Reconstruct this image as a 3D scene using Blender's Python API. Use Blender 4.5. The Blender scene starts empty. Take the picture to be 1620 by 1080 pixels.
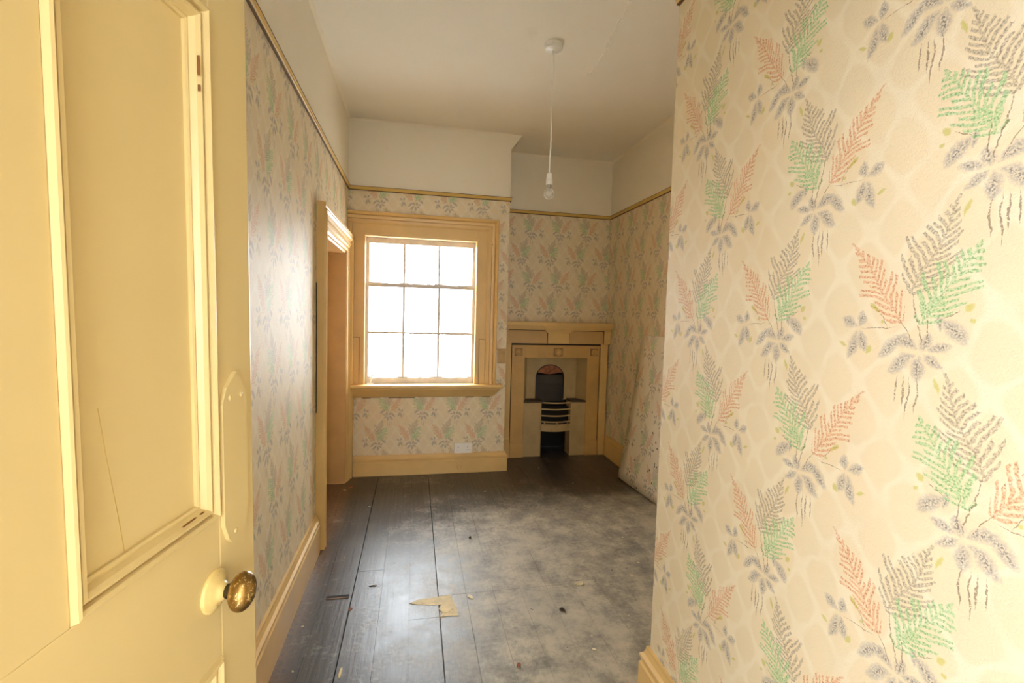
import bpy, bmesh, math, random
from mathutils import Vector, Matrix
random.seed(7)
SC = bpy.context.scene
COL = SC.collection

# ------------------------------------------------------------------ camera, sky, daylight, exposure
H = 2.85            # ceiling
L = 3.943           # window wall
L2 = 4.366          # alcove wall
W = 2.385           # right wall
BX = 1.297          # end of the window wall, side of the alcove
PX, PY = 1.30, 1.354   # partition face and its far corner
NY = -0.03          # room side of the doorway wall
ZR = 2.315          # picture rail
cam_d = bpy.data.cameras.new('camera')
cam_d.sensor_width = 36.0
cam_d.lens = 743.0752 / 1620 * 36
cam_d.clip_start = 0.02
cam_o = bpy.data.objects.new('camera', cam_d)
COL.objects.link(cam_o)
yaw, pit, rol = 0.2047, -0.0571, 0.027
f = Vector((math.sin(yaw) * math.cos(pit), math.cos(yaw) * math.cos(pit), math.sin(pit)))
r = Vector((math.cos(yaw), -math.sin(yaw), 0))
u = r.cross(f)
r2 = r * math.cos(rol) + u * math.sin(rol)
u2 = -r * math.sin(rol) + u * math.cos(rol)
M = Matrix.Identity(4)
for i in range(3):
    M[i][0], M[i][1], M[i][2] = r2[i], u2[i], -f[i]
M[0][3], M[1][3], M[2][3] = 0.5273, 0.0, 1.35
cam_o.matrix_world = M
SC.camera = cam_o

world = bpy.data.worlds.new('overcast_sky')
SC.world = world
world.use_nodes = True
bg = world.node_tree.nodes['Background']
bg.inputs['Color'].default_value = (0.89, 0.95, 1.0, 1)
bg.inputs['Strength'].default_value = 25.0


def portal(name, loc, rot, sx, sy):
    d = bpy.data.lights.new(name, 'AREA')
    d.shape = 'RECTANGLE'; d.size = sx; d.size_y = sy
    d.cycles.is_portal = True
    o = bpy.data.objects.new(name, d)
    o.location = loc; o.rotation_euler = rot
    COL.objects.link(o)
    return o


portal('window_daylight', (0.58, L + 0.34, 1.36), (-math.pi / 2, 0, 0), 1.0, 1.30)
HY = -2.9                                                        # far wall of the hall behind the camera
HA0, HA1, HAZ0, HAZ1 = -2.6, -0.5, 0.5, 2.5                      # added hall window on the left, fills the partition: y, z
HC0, HC1, HCZ0, HCZ1 = 0.10, 1.00, 0.8, 1.8                       # small added window straight behind, lifts the back wall: x, z
portal('added_hall_daylight', (0.55, HY - 0.25, 1.3), (math.pi / 2, 0, 0), 0.9, 1.0)
HB0, HB1, HBZ0, HBZ1 = -2.0, -1.05, 1.0, 2.1                      # added hall window on the right, lights the open door
portal('added_hall_daylight', (-1.65, (HA0 + HA1) / 2, (HAZ0 + HAZ1) / 2), (0, -math.pi / 2, 0), HAZ1 - HAZ0, HA1 - HA0)
portal('added_hall_daylight', (3.25, (HB0 + HB1) / 2, (HBZ0 + HBZ1) / 2), (0, math.pi / 2, 0), HBZ1 - HBZ0, HB1 - HB0)
SC.view_settings.view_transform = 'Standard'
SC.view_settings.look = 'None'
SC.view_settings.gamma = 1.0
SC.view_settings.use_curve_mapping = False
SC.view_settings.exposure = 0.0
SC.cycles.max_bounces = 8
SC.cycles.diffuse_bounces = 6
SC.cycles.glossy_bounces = 3
SC.cycles.transparent_max_bounces = 8
SC.cycles.caustics_reflective = False
SC.cycles.caustics_refractive = False
SC.cycles.sample_clamp_indirect = 8.0

# ------------------------------------------------------------------ node helpers


def srgb(r, g, b):
    def c(x):
        x /= 255.0
        return x / 12.92 if x <= 0.04045 else ((x + 0.055) / 1.055) ** 2.4
    return (c(r), c(g), c(b), 1.0)


class NT:
    def __init__(s, tree):
        s.t = tree

    def new(s, kind, **kw):
        n = s.t.nodes.new(kind)
        for k, v in kw.items():
            setattr(n, k, v)
        return n

    def put(s, sock, v):
        if isinstance(v, V):
            v = v.s
        if isinstance(v, bpy.types.NodeSocket):
            s.t.links.new(v, sock)
        else:
            sock.default_value = v

    def m(s, op, a, b=None, c=None, clamp=False):
        n = s.new('ShaderNodeMath', operation=op, use_clamp=clamp)
        for k, x in enumerate((a, b, c)):
            if x is not None:
                s.put(n.inputs[k], x)
        return V(s, n.outputs[0])

    def val(s, sock):
        return V(s, sock)

    def noise(s, vec, scale, detail=2.0, rough=0.5, dim='3D', dist=0.0):
        n = s.new('ShaderNodeTexNoise', noise_dimensions=dim)
        s.put(n.inputs['Vector'], vec)
        n.inputs['Scale'].default_value = scale
        n.inputs['Detail'].default_value = detail
        n.inputs['Roughness'].default_value = rough
        n.inputs['Distortion'].default_value = dist
        return V(s, n.outputs[0])

    def mapping(s, vec, loc=(0, 0, 0), rot=0.0, scale=(1, 1, 1), kind='POINT'):
        n = s.new('ShaderNodeMapping', vector_type=kind)
        s.put(n.inputs['Vector'], vec)
        if kind == 'POINT' or kind == 'TEXTURE':
            n.inputs['Location'].default_value = loc
        n.inputs['Rotation'].default_value = (0, 0, rot)
        n.inputs['Scale'].default_value = scale
        return n.outputs[0]

    def sep(s, vec):
        n = s.new('ShaderNodeSeparateXYZ')
        s.put(n.inputs[0], vec)
        return [V(s, o) for o in n.outputs]

    def comb(s, x, y, z=0.0):
        n = s.new('ShaderNodeCombineXYZ')
        for k, v in enumerate((x, y, z)):
            s.put(n.inputs[k], v)
        return n.outputs[0]

    def step(s, a, lo, hi):
        """0 at lo, 1 at hi, clamped (lo may exceed hi)."""
        k = 1.0 / (hi - lo)
        return s.m('MULTIPLY_ADD', a, k, -lo * k, clamp=True)

    def mix(s, fac, a, b):
        n = s.new('ShaderNodeMix', data_type='RGBA')
        s.put(n.inputs['Factor'], fac)
        s.put(n.inputs['A'] if False else n.inputs[6], a)
        s.put(n.inputs[7], b)
        return n.outputs[2]


class V:
    def __init__(s, nt, sock):
        s.n, s.s = nt, sock

    def __add__(s, o): return s.n.m('ADD', s, o)
    def __radd__(s, o): return s.n.m('ADD', o, s)
    def __sub__(s, o): return s.n.m('SUBTRACT', s, o)
    def __rsub__(s, o): return s.n.m('SUBTRACT', o, s)
    def __mul__(s, o): return s.n.m('MULTIPLY', s, o)
    def __rmul__(s, o): return s.n.m('MULTIPLY', o, s)
    def abs(s): return s.n.m('ABSOLUTE', s)
    def fract(s): return s.n.m('FRACT', s)
    def max(s, o): return s.n.m('MAXIMUM', s, o)
    def min(s, o): return s.n.m('MINIMUM', s, o)


def material(name):
    m = bpy.data.materials.new(name)
    m.use_nodes = True
    nt = NT(m.node_tree)
    bsdf = m.node_tree.nodes['Principled BSDF']
    return m, nt, bsdf


def simple(name, col, rough=0.5, metal=0.0, var=0.10, scale=6.0, bump=0.0, bscale=60.0, spec=0.5, dirt=None, dirt_amt=0.0, coat=0.0):
    """Paint or metal with a little mottling, optional dirt specks and fine relief."""
    m, nt, b = material(name)
    tc = nt.new('ShaderNodeTexCoord').outputs['Object']
    n = nt.noise(tc, scale, 4.0, 0.6)
    dark = tuple(c * (1 - var) for c in col[:3]) + (1,)
    lite = tuple(min(1, c * (1 + var)) for c in col[:3]) + (1,)
    c = nt.mix(nt.step(n, 0.3, 0.7), dark, lite)
    if dirt:
        d = nt.noise(tc, scale * 7, 5.0, 0.7)
        c = nt.mix(nt.step(d, 0.72 - dirt_amt * 0.2, 0.78 - dirt_amt * 0.2), c, dirt)
    nt.put(b.inputs['Base Color'], c)
    nt.put(b.inputs['Roughness'], nt.m('MULTIPLY_ADD', n, 0.2, rough - 0.1, clamp=True))
    b.inputs['Metallic'].default_value = metal
    b.inputs['Specular IOR Level'].default_value = spec
    b.inputs['Coat Weight'].default_value = coat
    if bump:
        bn = nt.new('ShaderNodeBump')
        bn.inputs['Strength'].default_value = bump
        bn.inputs['Distance'].default_value = 0.002
        nt.put(bn.inputs['Height'], nt.noise(tc, bscale, 3.0))
        nt.put(b.inputs['Normal'], bn.outputs[0])
    return m


# ------------------------------------------------------------------ wallpaper: sprays of fern printed on a cream trellis ground
def motif(nt, p, flip_seed):
    """p: metres around the hub of one spray. Returns masks green, orange, grey, leaf, leafcore, stem, bud."""
    def fern(bx, by, tx, ty, w, n):
        dx, dy = tx - bx, ty - by
        ln = math.hypot(dx, dy)
        q = nt.mapping(p, (bx, by, 0), math.atan2(dy, dx), (ln, ln, 1), 'TEXTURE')
        a, v, _ = nt.sep(q)
        av = v.abs()
        ph = nt.m('MULTIPLY_ADD', a - av * 0.95, n, nt.m('MULTIPLY', nt.m('GREATER_THAN', v, 0.0), 0.45))
        wn = nt.new('ShaderNodeTexWhiteNoise', noise_dimensions='1D')
        nt.put(wn.inputs['W'], nt.m('FLOOR', ph))
        barb = nt.step((ph.fract() - 0.5).abs(), 0.36, 0.20)
        env = nt.m('MULTIPLY_ADD', nt.m('SUBTRACT', 1.02, a), 1.9, 0.0, clamp=True).min(nt.m('MULTIPLY_ADD', a, 5.0, 0.55, clamp=True))
        lim = env * nt.m('MULTIPLY_ADD', V(nt, wn.outputs[0]), 0.75 * w / ln, 0.6 * w / ln)
        body = nt.m('LESS_THAN', av, lim) * barb
        body = body.max(nt.m('LESS_THAN', av, 0.014) * 0.8)
        return body * nt.m('GREATER_THAN', a, -0.06) * nt.m('LESS_THAN', a, 1.04)

    def lens(items):
        best = None
        for (x0, y0, x1, y1, wd) in items:
            dx, dy = x1 - x0, y1 - y0
            ln = math.hypot(dx, dy)
            q = nt.mapping(p, ((x0 + x1) / 2, (y0 + y1) / 2, 0), math.atan2(dy, dx), (ln / 2, wd / 2, 1), 'TEXTURE')
            a, v, _ = nt.sep(q)
            d = nt.m('MULTIPLY_ADD', a, a, v.abs())
            best = d if best is None else best.min(d)
        return best

    green = fern(-0.006, 0.062, -0.068, 0.152, 0.036, 9)
    green = green.max(fern(0.002, 0.045, -0.030, 0.088, 0.018, 5))
    orange = fern(0.034, 0.055, 0.114, 0.170, 0.029, 12)
    grey = fern(0.012, 0.095, -0.032, 0.216, 0.036, 12)
    leaf = lens([(0, 0, -0.006, 0.036, 0.020), (0.004, 0.004, 0.040, 0.028, 0.020), (0.003, -0.003, 0.050, -0.028, 0.024),
                 (0, -0.004, 0.002, -0.046, 0.022), (-0.003, -0.002, -0.032, -0.022, 0.018), (-0.003, 0.003, -0.044, 0.018, 0.020),
                 (0.020, 0.030, 0.064, -0.008, 0.024), (-0.020, 0.052, -0.062, 0.020, 0.024), (-0.022, 0.034, -0.020, 0.060, 0.014),
                 (0.098, 0.036, 0.092, 0.064, 0.016), (0.100, 0.036, 0.132, 0.050, 0.018), (0.096, 0.033, 0.086, -0.004, 0.020),
                 (0.100, 0.032, 0.116, -0.022, 0.022)])
    stem = lens([(0.012, 0.10, 0.002, 0.0, 0.0022), (-0.006, 0.065, 0.0, 0.005, 0.002), (0.034, 0.058, 0.010, 0.006, 0.002),
                 (0.030, 0.044, 0.100, 0.034, 0.002), (-0.02, 0.05, -0.050, 0.062, 0.0018), (0.05, 0.041, 0.072, 0.068, 0.0018),
                 (0.002, -0.035, 0.000, -0.088, 0.0034), (0.012, -0.03, 0.015, -0.105, 0.0034), (0.021, -0.03, 0.020, -0.082, 0.0034),
                 (0.030, -0.028, 0.033, -0.075, 0.003)])
    bud = lens([(0.066, 0.062, 0.080, 0.072, 0.010), (0.058, 0.052, 0.066, 0.048, 0.008), (-0.052, 0.058, -0.066, 0.070, 0.010),
                (-0.058, 0.052, -0.064, 0.044, 0.008), (-0.02, -0.035, -0.028, -0.056, 0.010), (0.076, 0.012, 0.084, -0.006, 0.010),
                (0.120, 0.006, 0.134, 0.012, 0.009)])
    return green, orange, grey, leaf, stem, bud


def wallpaper(name='fern_wallpaper', g0=srgb(228, 213, 184), g1=srgb(233, 217, 187), edge=None):
    m, nt, b = material(name)
    uvn = nt.new('ShaderNodeUVMap').outputs[0]
    x, y, _ = nt.sep(uvn)
    PXW, PYW = 0.275, 0.49
    ax = nt.m('MULTIPLY_ADD', (x * (1 / PXW)).fract(), PXW, -PXW / 2 + 0.033)
    ay = nt.m('MULTIPLY_ADD', (y * (1 / PYW)).fract(), PYW, -PYW / 2 + 0.053)
    bx = nt.m('MULTIPLY_ADD', nt.m('MULTIPLY_ADD', x, 1 / PXW, 0.5).fract(), -PXW, PXW / 2 + 0.033)
    by = nt.m('MULTIPLY_ADD', nt.m('MULTIPLY_ADD', y, 1 / PYW, 0.5).fract(), PYW, -PYW / 2 + 0.053)

    def wobble(px, py):
        p = nt.comb(px, py)
        for sc, amp in ((120.0, 0.004), (15.0, 0.020)):
            wob = nt.new('ShaderNodeTexNoise', noise_dimensions='2D')
            nt.put(wob.inputs['Vector'], nt.comb(px, py))
            wob.inputs['Scale'].default_value = sc
            wob.inputs['Detail'].default_value = 1.0
            vm = nt.new('ShaderNodeVectorMath', operation='MULTIPLY_ADD')
            nt.put(vm.inputs[0], wob.outputs['Color'])
            vm.inputs[1].default_value = (amp, amp, 0)
            nt.put(vm.inputs[2], p)
            p = vm.outputs[0]
        sh = nt.new('ShaderNodeVectorMath', operation='SUBTRACT')
        nt.put(sh.inputs[0], p)
        sh.inputs[1].default_value = (0.012, 0.012, 0)
        return sh.outputs[0]

    A = motif(nt, wobble(ax, ay), 0)
    B = motif(nt, wobble(bx, by), 1)
    green, orange, grey = (A[k].max(B[k]) for k in range(3))
    leaf, stem, bud = (A[k].min(B[k]) for k in (3, 4, 5))
    fleck = nt.noise(uvn, 330.0, 2.0, 0.6, '2D')
    worn = nt.step(fleck, 0.22, 0.58)
    patch = nt.noise(uvn, 3.2, 4.0, 0.6, '2D')
    # trellis of pale ogee lines over a warmer cream ground
    tw = nt.noise(uvn, 14.0, 2.0, 0.5, '2D')
    lat = (nt.m('COSINE', nt.m('MULTIPLY_ADD', tw, 1.5, x * (2 * math.pi / (PXW / 3)))) +
           nt.m('COSINE', nt.m('MULTIPLY_ADD', tw, -1.5, y * (2 * math.pi / (PYW / 4))))).abs()
    line = nt.step(lat, 0.62, 0.18) * nt.step(tw, 0.2, 0.5)
    ground = nt.mix(nt.step(patch, 0.35, 0.65), g0, g1)
    col = nt.mix(line * 0.5, ground, srgb(240, 231, 210))
    col = nt.mix(nt.step(nt.noise(uvn, 1.7, 5.0, 0.65, '2D'), 0.56, 0.75) * 0.35, col, srgb(214, 186, 140))
    lf = nt.step(leaf, 1.08, 0.55)
    col = nt.mix(lf * nt.m('MULTIPLY_ADD', worn, 0.75, 0.05), col, srgb(178, 171, 164))
    core = nt.step(leaf, 0.5, 0.15) * nt.step(fleck, 0.5, 0.58)
    col = nt.mix(core * 0.7, col, srgb(96, 90, 90))
    col = nt.mix(grey * worn * 0.58, col, srgb(138, 128, 116))
    col = nt.mix(orange * worn * 0.78, col, srgb(222, 154, 112))
    col = nt.mix(green * worn * 0.74, col, srgb(136, 200, 134))
    col = nt.mix(nt.step(stem, 1.0, 0.6) * nt.step(fleck, 0.36, 0.46) * 0.75, col, srgb(122, 98, 80))
    col = nt.mix(nt.step(bud, 1.0, 0.5) * 0.7, col, srgb(196, 190, 92))
    core2 = grey.max(orange).max(green) * nt.step(fleck, 0.56, 0.64)
    col = nt.mix(core2 * 0.4, col, srgb(96, 80, 66))
    if edge:   # water stain creeping in from one edge of a loose sheet
        st = nt.step(x + patch * 0.16, edge + 0.05, edge - 0.03)
        col = nt.mix(st * 0.6, col, srgb(186, 140, 90))
        low = nt.step(y + nt.noise(uvn, 7.0, 4.0, 0.6, '2D') * 0.25, -0.72, -0.86)
        col = nt.mix(low * 0.45, col, srgb(190, 160, 124))
    nt.put(b.inputs['Base Color'], col)
    # embossed vinyl: fine strokes that catch the window
    vo = nt.new('ShaderNodeTexNoise', noise_dimensions='2D')
    nt.put(vo.inputs['Vector'], uvn)
    vo.inputs['Scale'].default_value = 110.0
    vo.inputs['Detail'].default_value = 2.0
    vo.inputs['Distortion'].default_value = 2.5
    bn = nt.new('ShaderNodeBump')
    bn.inputs['Strength'].default_value = 0.45
    bn.inputs['Distance'].default_value = 0.0018
    nt.put(bn.inputs['Height'], V(nt, vo.outputs[0]) + nt.noise(uvn, 9.0, 2.0, 0.5, '2D') * 0.8)
    nt.put(b.inputs['Normal'], bn.outputs[0])
    nt.put(b.inputs['Roughness'], nt.m('MULTIPLY_ADD', fleck, 0.2, 0.42))
    b.inputs['Specular IOR Level'].default_value = 0.26
    return m


def plaster(name, c0, c1, stain, rough=0.75):
    m, nt, b = material(name)
    tc = nt.new('ShaderNodeTexCoord').outputs['Object']
    n = nt.noise(tc, 1.6, 5.0, 0.6)
    c = nt.mix(nt.step(n, 0.3, 0.7), c0, c1)
    c = nt.mix(nt.step(nt.noise(tc, 3.1, 6.0, 0.7), 0.62, 0.8) * 0.5, c, stain)
    nt.put(b.inputs['Base Color'], c)
    b.inputs['Roughness'].default_value = rough
    bn = nt.new('ShaderNodeBump')
    bn.inputs['Strength'].default_value = 0.15
    bn.inputs['Distance'].default_value = 0.004
    nt.put(bn.inputs['Height'], nt.noise(tc, 18.0, 4.0))
    nt.put(b.inputs['Normal'], bn.outputs[0])
    return m


def floor_material():
    m, nt, b = material('stained_floorboards')
    tc = nt.new('ShaderNodeTexCoord').outputs['Object']
    x, y, z = nt.sep(tc)
    grain = nt.noise(nt.mapping(tc, scale=(60, 2.2, 1)), 1.0, 4.0, 0.6)
    big = nt.noise(tc, 1.5, 6.0, 0.62)
    mid = nt.noise(tc, 7.0, 6.0, 0.7)
    fine = nt.noise(tc, 55.0, 4.0, 0.7)
    base = nt.mix(nt.step(grain, 0.3, 0.75), srgb(50, 45, 40), srgb(80, 76, 71))
    # dust and worn paint; the far cut-off paints the window sill's shade
    wx = nt.step(x, 0.30, 1.10)
    wy = nt.step(y, 3.55, 2.75)
    wear_sill_shade = nt.m('MULTIPLY', wx, wy)
    dust = nt.step(big * 0.8 + mid * 0.9 + fine * 0.6 + wear_sill_shade * 0.6, 1.22, 1.80)
    col = nt.mix(dust * 0.85, base, nt.mix(nt.step(mid, 0.35, 0.65), srgb(166, 161, 150), srgb(200, 190, 170)))
    # speckled blue-grey tone left of the middle
    bl = nt.step(mid, 0.50, 0.62) * nt.step(fine, 0.46, 0.56) * nt.step(x, 0.26, 0.36) * nt.step(x, 0.92, 0.66) * nt.step(y, 2.65, 2.35)
    col = nt.mix(bl * 0.85, col, srgb(150, 152, 158))
    # brown bare edge along the left skirting
    ed = nt.step(x + mid * 0.10, 0.16, 0.08)
    col = nt.mix(ed * nt.step(fine, 0.35, 0.5) * 0.75, col, srgb(120, 88, 56))
    col = nt.mix(nt.step(fine, 0.66, 0.72) * 0.5, col, srgb(160, 146, 122))
    col = nt.mix(nt.step(nt.noise(tc, 34.0, 3.0, 0.6), 0.70, 0.74) * 0.8, col, srgb(24, 21, 19))
    nt.put(b.inputs['Base Color'], col)
    nt.put(b.inputs['Roughness'], nt.m('MULTIPLY_ADD', dust, 0.14, nt.m('MULTIPLY_ADD', mid, 0.3, 0.2), clamp=True))
    bn = nt.new('ShaderNodeBump')
    bn.inputs['Strength'].default_value = 0.35
    bn.inputs['Distance'].default_value = 0.002
    nt.put(bn.inputs['Height'], grain + mid * 0.8 + fine * 0.5)
    nt.put(b.inputs['Normal'], bn.outputs[0])
    return m


def glass_material():
    m, nt, b = material('window_glass')
    t = nt.new('ShaderNodeBsdfTransparent')
    g = nt.new('ShaderNodeBsdfGlossy')
    g.inputs['Roughness'].default_value = 0.03
    mx = nt.new('ShaderNodeMixShader')
    tc = nt.new('ShaderNodeTexCoord').outputs['Object']
    nt.put(mx.inputs[0], nt.m('MULTIPLY_ADD', nt.noise(tc, 9.0, 4.0), 0.06, 0.03))
    nt.put(mx.inputs[1], t.outputs[0])
    nt.put(mx.inputs[2], g.outputs[0])
    nt.put(m.node_tree.nodes['Material Output'].inputs[0], mx.outputs[0])
    return m


def bulb_material():
    m, nt, b = material('clear_bulb_glass')
    b.inputs['Base Color'].default_value = (0.9, 0.9, 0.88, 1)
    b.inputs['Roughness'].default_value = 0.08
    tr = nt.new('ShaderNodeBsdfTransparent')
    mx = nt.new('ShaderNodeMixShader')
    lw = nt.new('ShaderNodeLayerWeight')
    lw.inputs['Blend'].default_value = 0.35
    nt.put(mx.inputs[0], nt.m('MULTIPLY_ADD', V(nt, lw.outputs['Facing']), 0.6, 0.16))
    nt.put(mx.inputs[1], tr.outputs[0])
    nt.put(mx.inputs[2], b.outputs[0])
    nt.put(m.node_tree.nodes['Material Output'].inputs[0], mx.outputs[0])
    return m


PAPER = wallpaper()
PAPERB = wallpaper('window_lit_fern_wallpaper', srgb(238, 230, 214), srgb(242, 234, 218), edge=-0.17)  # same paper; paler ground paints the extra window light on the board
PLASTER = plaster('cream_upper_plaster', srgb(237, 229, 212), srgb(241, 234, 217), srgb(220, 205, 176))
CEIL = plaster('ceiling_plaster', srgb(240, 234, 221), srgb(244, 238, 226), srgb(224, 212, 188))
FLOOR = floor_material()
TRIM = simple('aged_cream_gloss_trim', srgb(222, 187, 124), 0.40, var=0.07, scale=3.5, bump=0.12, bscale=40, dirt=srgb(110, 72, 38), dirt_amt=0.12)
REVEAL = simple('orange_brown_gloss_lining', srgb(204, 166, 112), 0.42, var=0.10, scale=4, bump=0.12, bscale=40)
DOORP = simple('yellow_cream_gloss_door', srgb(214, 192, 138), 0.36, var=0.03, scale=2.5, bump=0.15, bscale=26, dirt=srgb(150, 108, 52), dirt_amt=0.02)
RAILP = simple('ochre_picture_rail_paint', srgb(216, 182, 106), 0.45, var=0.06)
RAILD = simple('dark_rail_edge', srgb(96, 72, 40), 0.6)
SASH = simple('weathered_sash_paint', srgb(206, 200, 196), 0.5, var=0.12, scale=12, dirt=srgb(92, 80, 68), dirt_amt=0.35, bump=0.3, bscale=80)
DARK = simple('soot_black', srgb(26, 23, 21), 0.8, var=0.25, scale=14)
IRON = simple('cast_iron_blackened', srgb(52, 47, 42), 0.55, var=0.2, scale=12, bump=0.3, bscale=70)
FIREP = simple('cream_painted_iron', srgb(206, 166, 104), 0.45, var=0.09, scale=6, bump=0.25, bscale=60, dirt=srgb(84, 62, 40), dirt_amt=0.3)
FIREG = simple('darker_cream_iron', srgb(160, 128, 84), 0.55, var=0.2, scale=20)  # darker cream behind the roundels, so their relief stands out
FIREB = simple('drab_beige_painted_iron', srgb(188, 164, 120), 0.5, var=0.12, scale=6, bump=0.3, bscale=60, dirt=srgb(74, 60, 46), dirt_amt=0.28)
RUST = simple('rust_orange_iron', srgb(178, 116, 82), 0.8, var=0.4, scale=26, dirt=srgb(60, 40, 30), dirt_amt=0.6, bump=0.6, bscale=70)
HOBTOP = simple('dusty_hob_plate', srgb(84, 70, 56), 0.7, var=0.25, scale=12)
HALLP = simple('white_hall_paint', srgb(236, 232, 224), 0.6, var=0.03)  # unseen hall kept near-white to whiten the light it bounces in
BEADP = simple('pale_bead_paint', srgb(240, 232, 214), 0.6, var=0.03)
PLASTIC = simple('white_plastic', srgb(244, 243, 240), 0.35, var=0.02)
PINHOLE = simple('black_pin_hole', srgb(30, 26, 24), 0.7)
BRASS = simple('tarnished_brass', srgb(150, 118, 66), 0.30, metal=0.9, var=0.25, scale=30, dirt=srgb(236, 214, 150), dirt_amt=0.75)
STEEL = simple('dull_steel', srgb(170, 168, 162), 0.35, metal=0.9)
BARE = simple('bare_pale_wood', srgb(222, 204, 164), 0.7, var=0.2, scale=30, bump=0.5, bscale=90)
FLAKE = simple('pale_flake', srgb(226, 214, 186), 0.7, var=0.1, scale=40)
REDF = simple('rusty_red_chip', srgb(134, 84, 62), 0.8, var=0.2, scale=40)
BROWNF = simple('dark_brown_chip', srgb(66, 52, 42), 0.8, var=0.2, scale=40)
CHIPB = simple('chipped_brown_undercoat', srgb(128, 84, 46), 0.8)
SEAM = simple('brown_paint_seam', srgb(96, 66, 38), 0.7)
GLASS = glass_material()
BULB = bulb_material()
CARD = simple('raw_board_edge', srgb(232, 220, 196), 0.8, var=0.12, scale=20)
SLATE = simple('grey_roof_slate', srgb(150, 150, 156), 0.7, var=0.15, scale=3)
BRICKO = simple('orange_brick', srgb(206, 150, 100), 0.8, var=0.15, scale=4)
TEAL = simple('teal_painted_shed', srgb(110, 178, 190), 0.6, var=0.1, scale=3)
PALEW = simple('pale_render', srgb(222, 220, 214), 0.8, var=0.05)
GROUND = simple('yard_concrete', srgb(186, 184, 178), 0.9, var=0.1, scale=1)

# ------------------------------------------------------------------ mesh helpers


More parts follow.
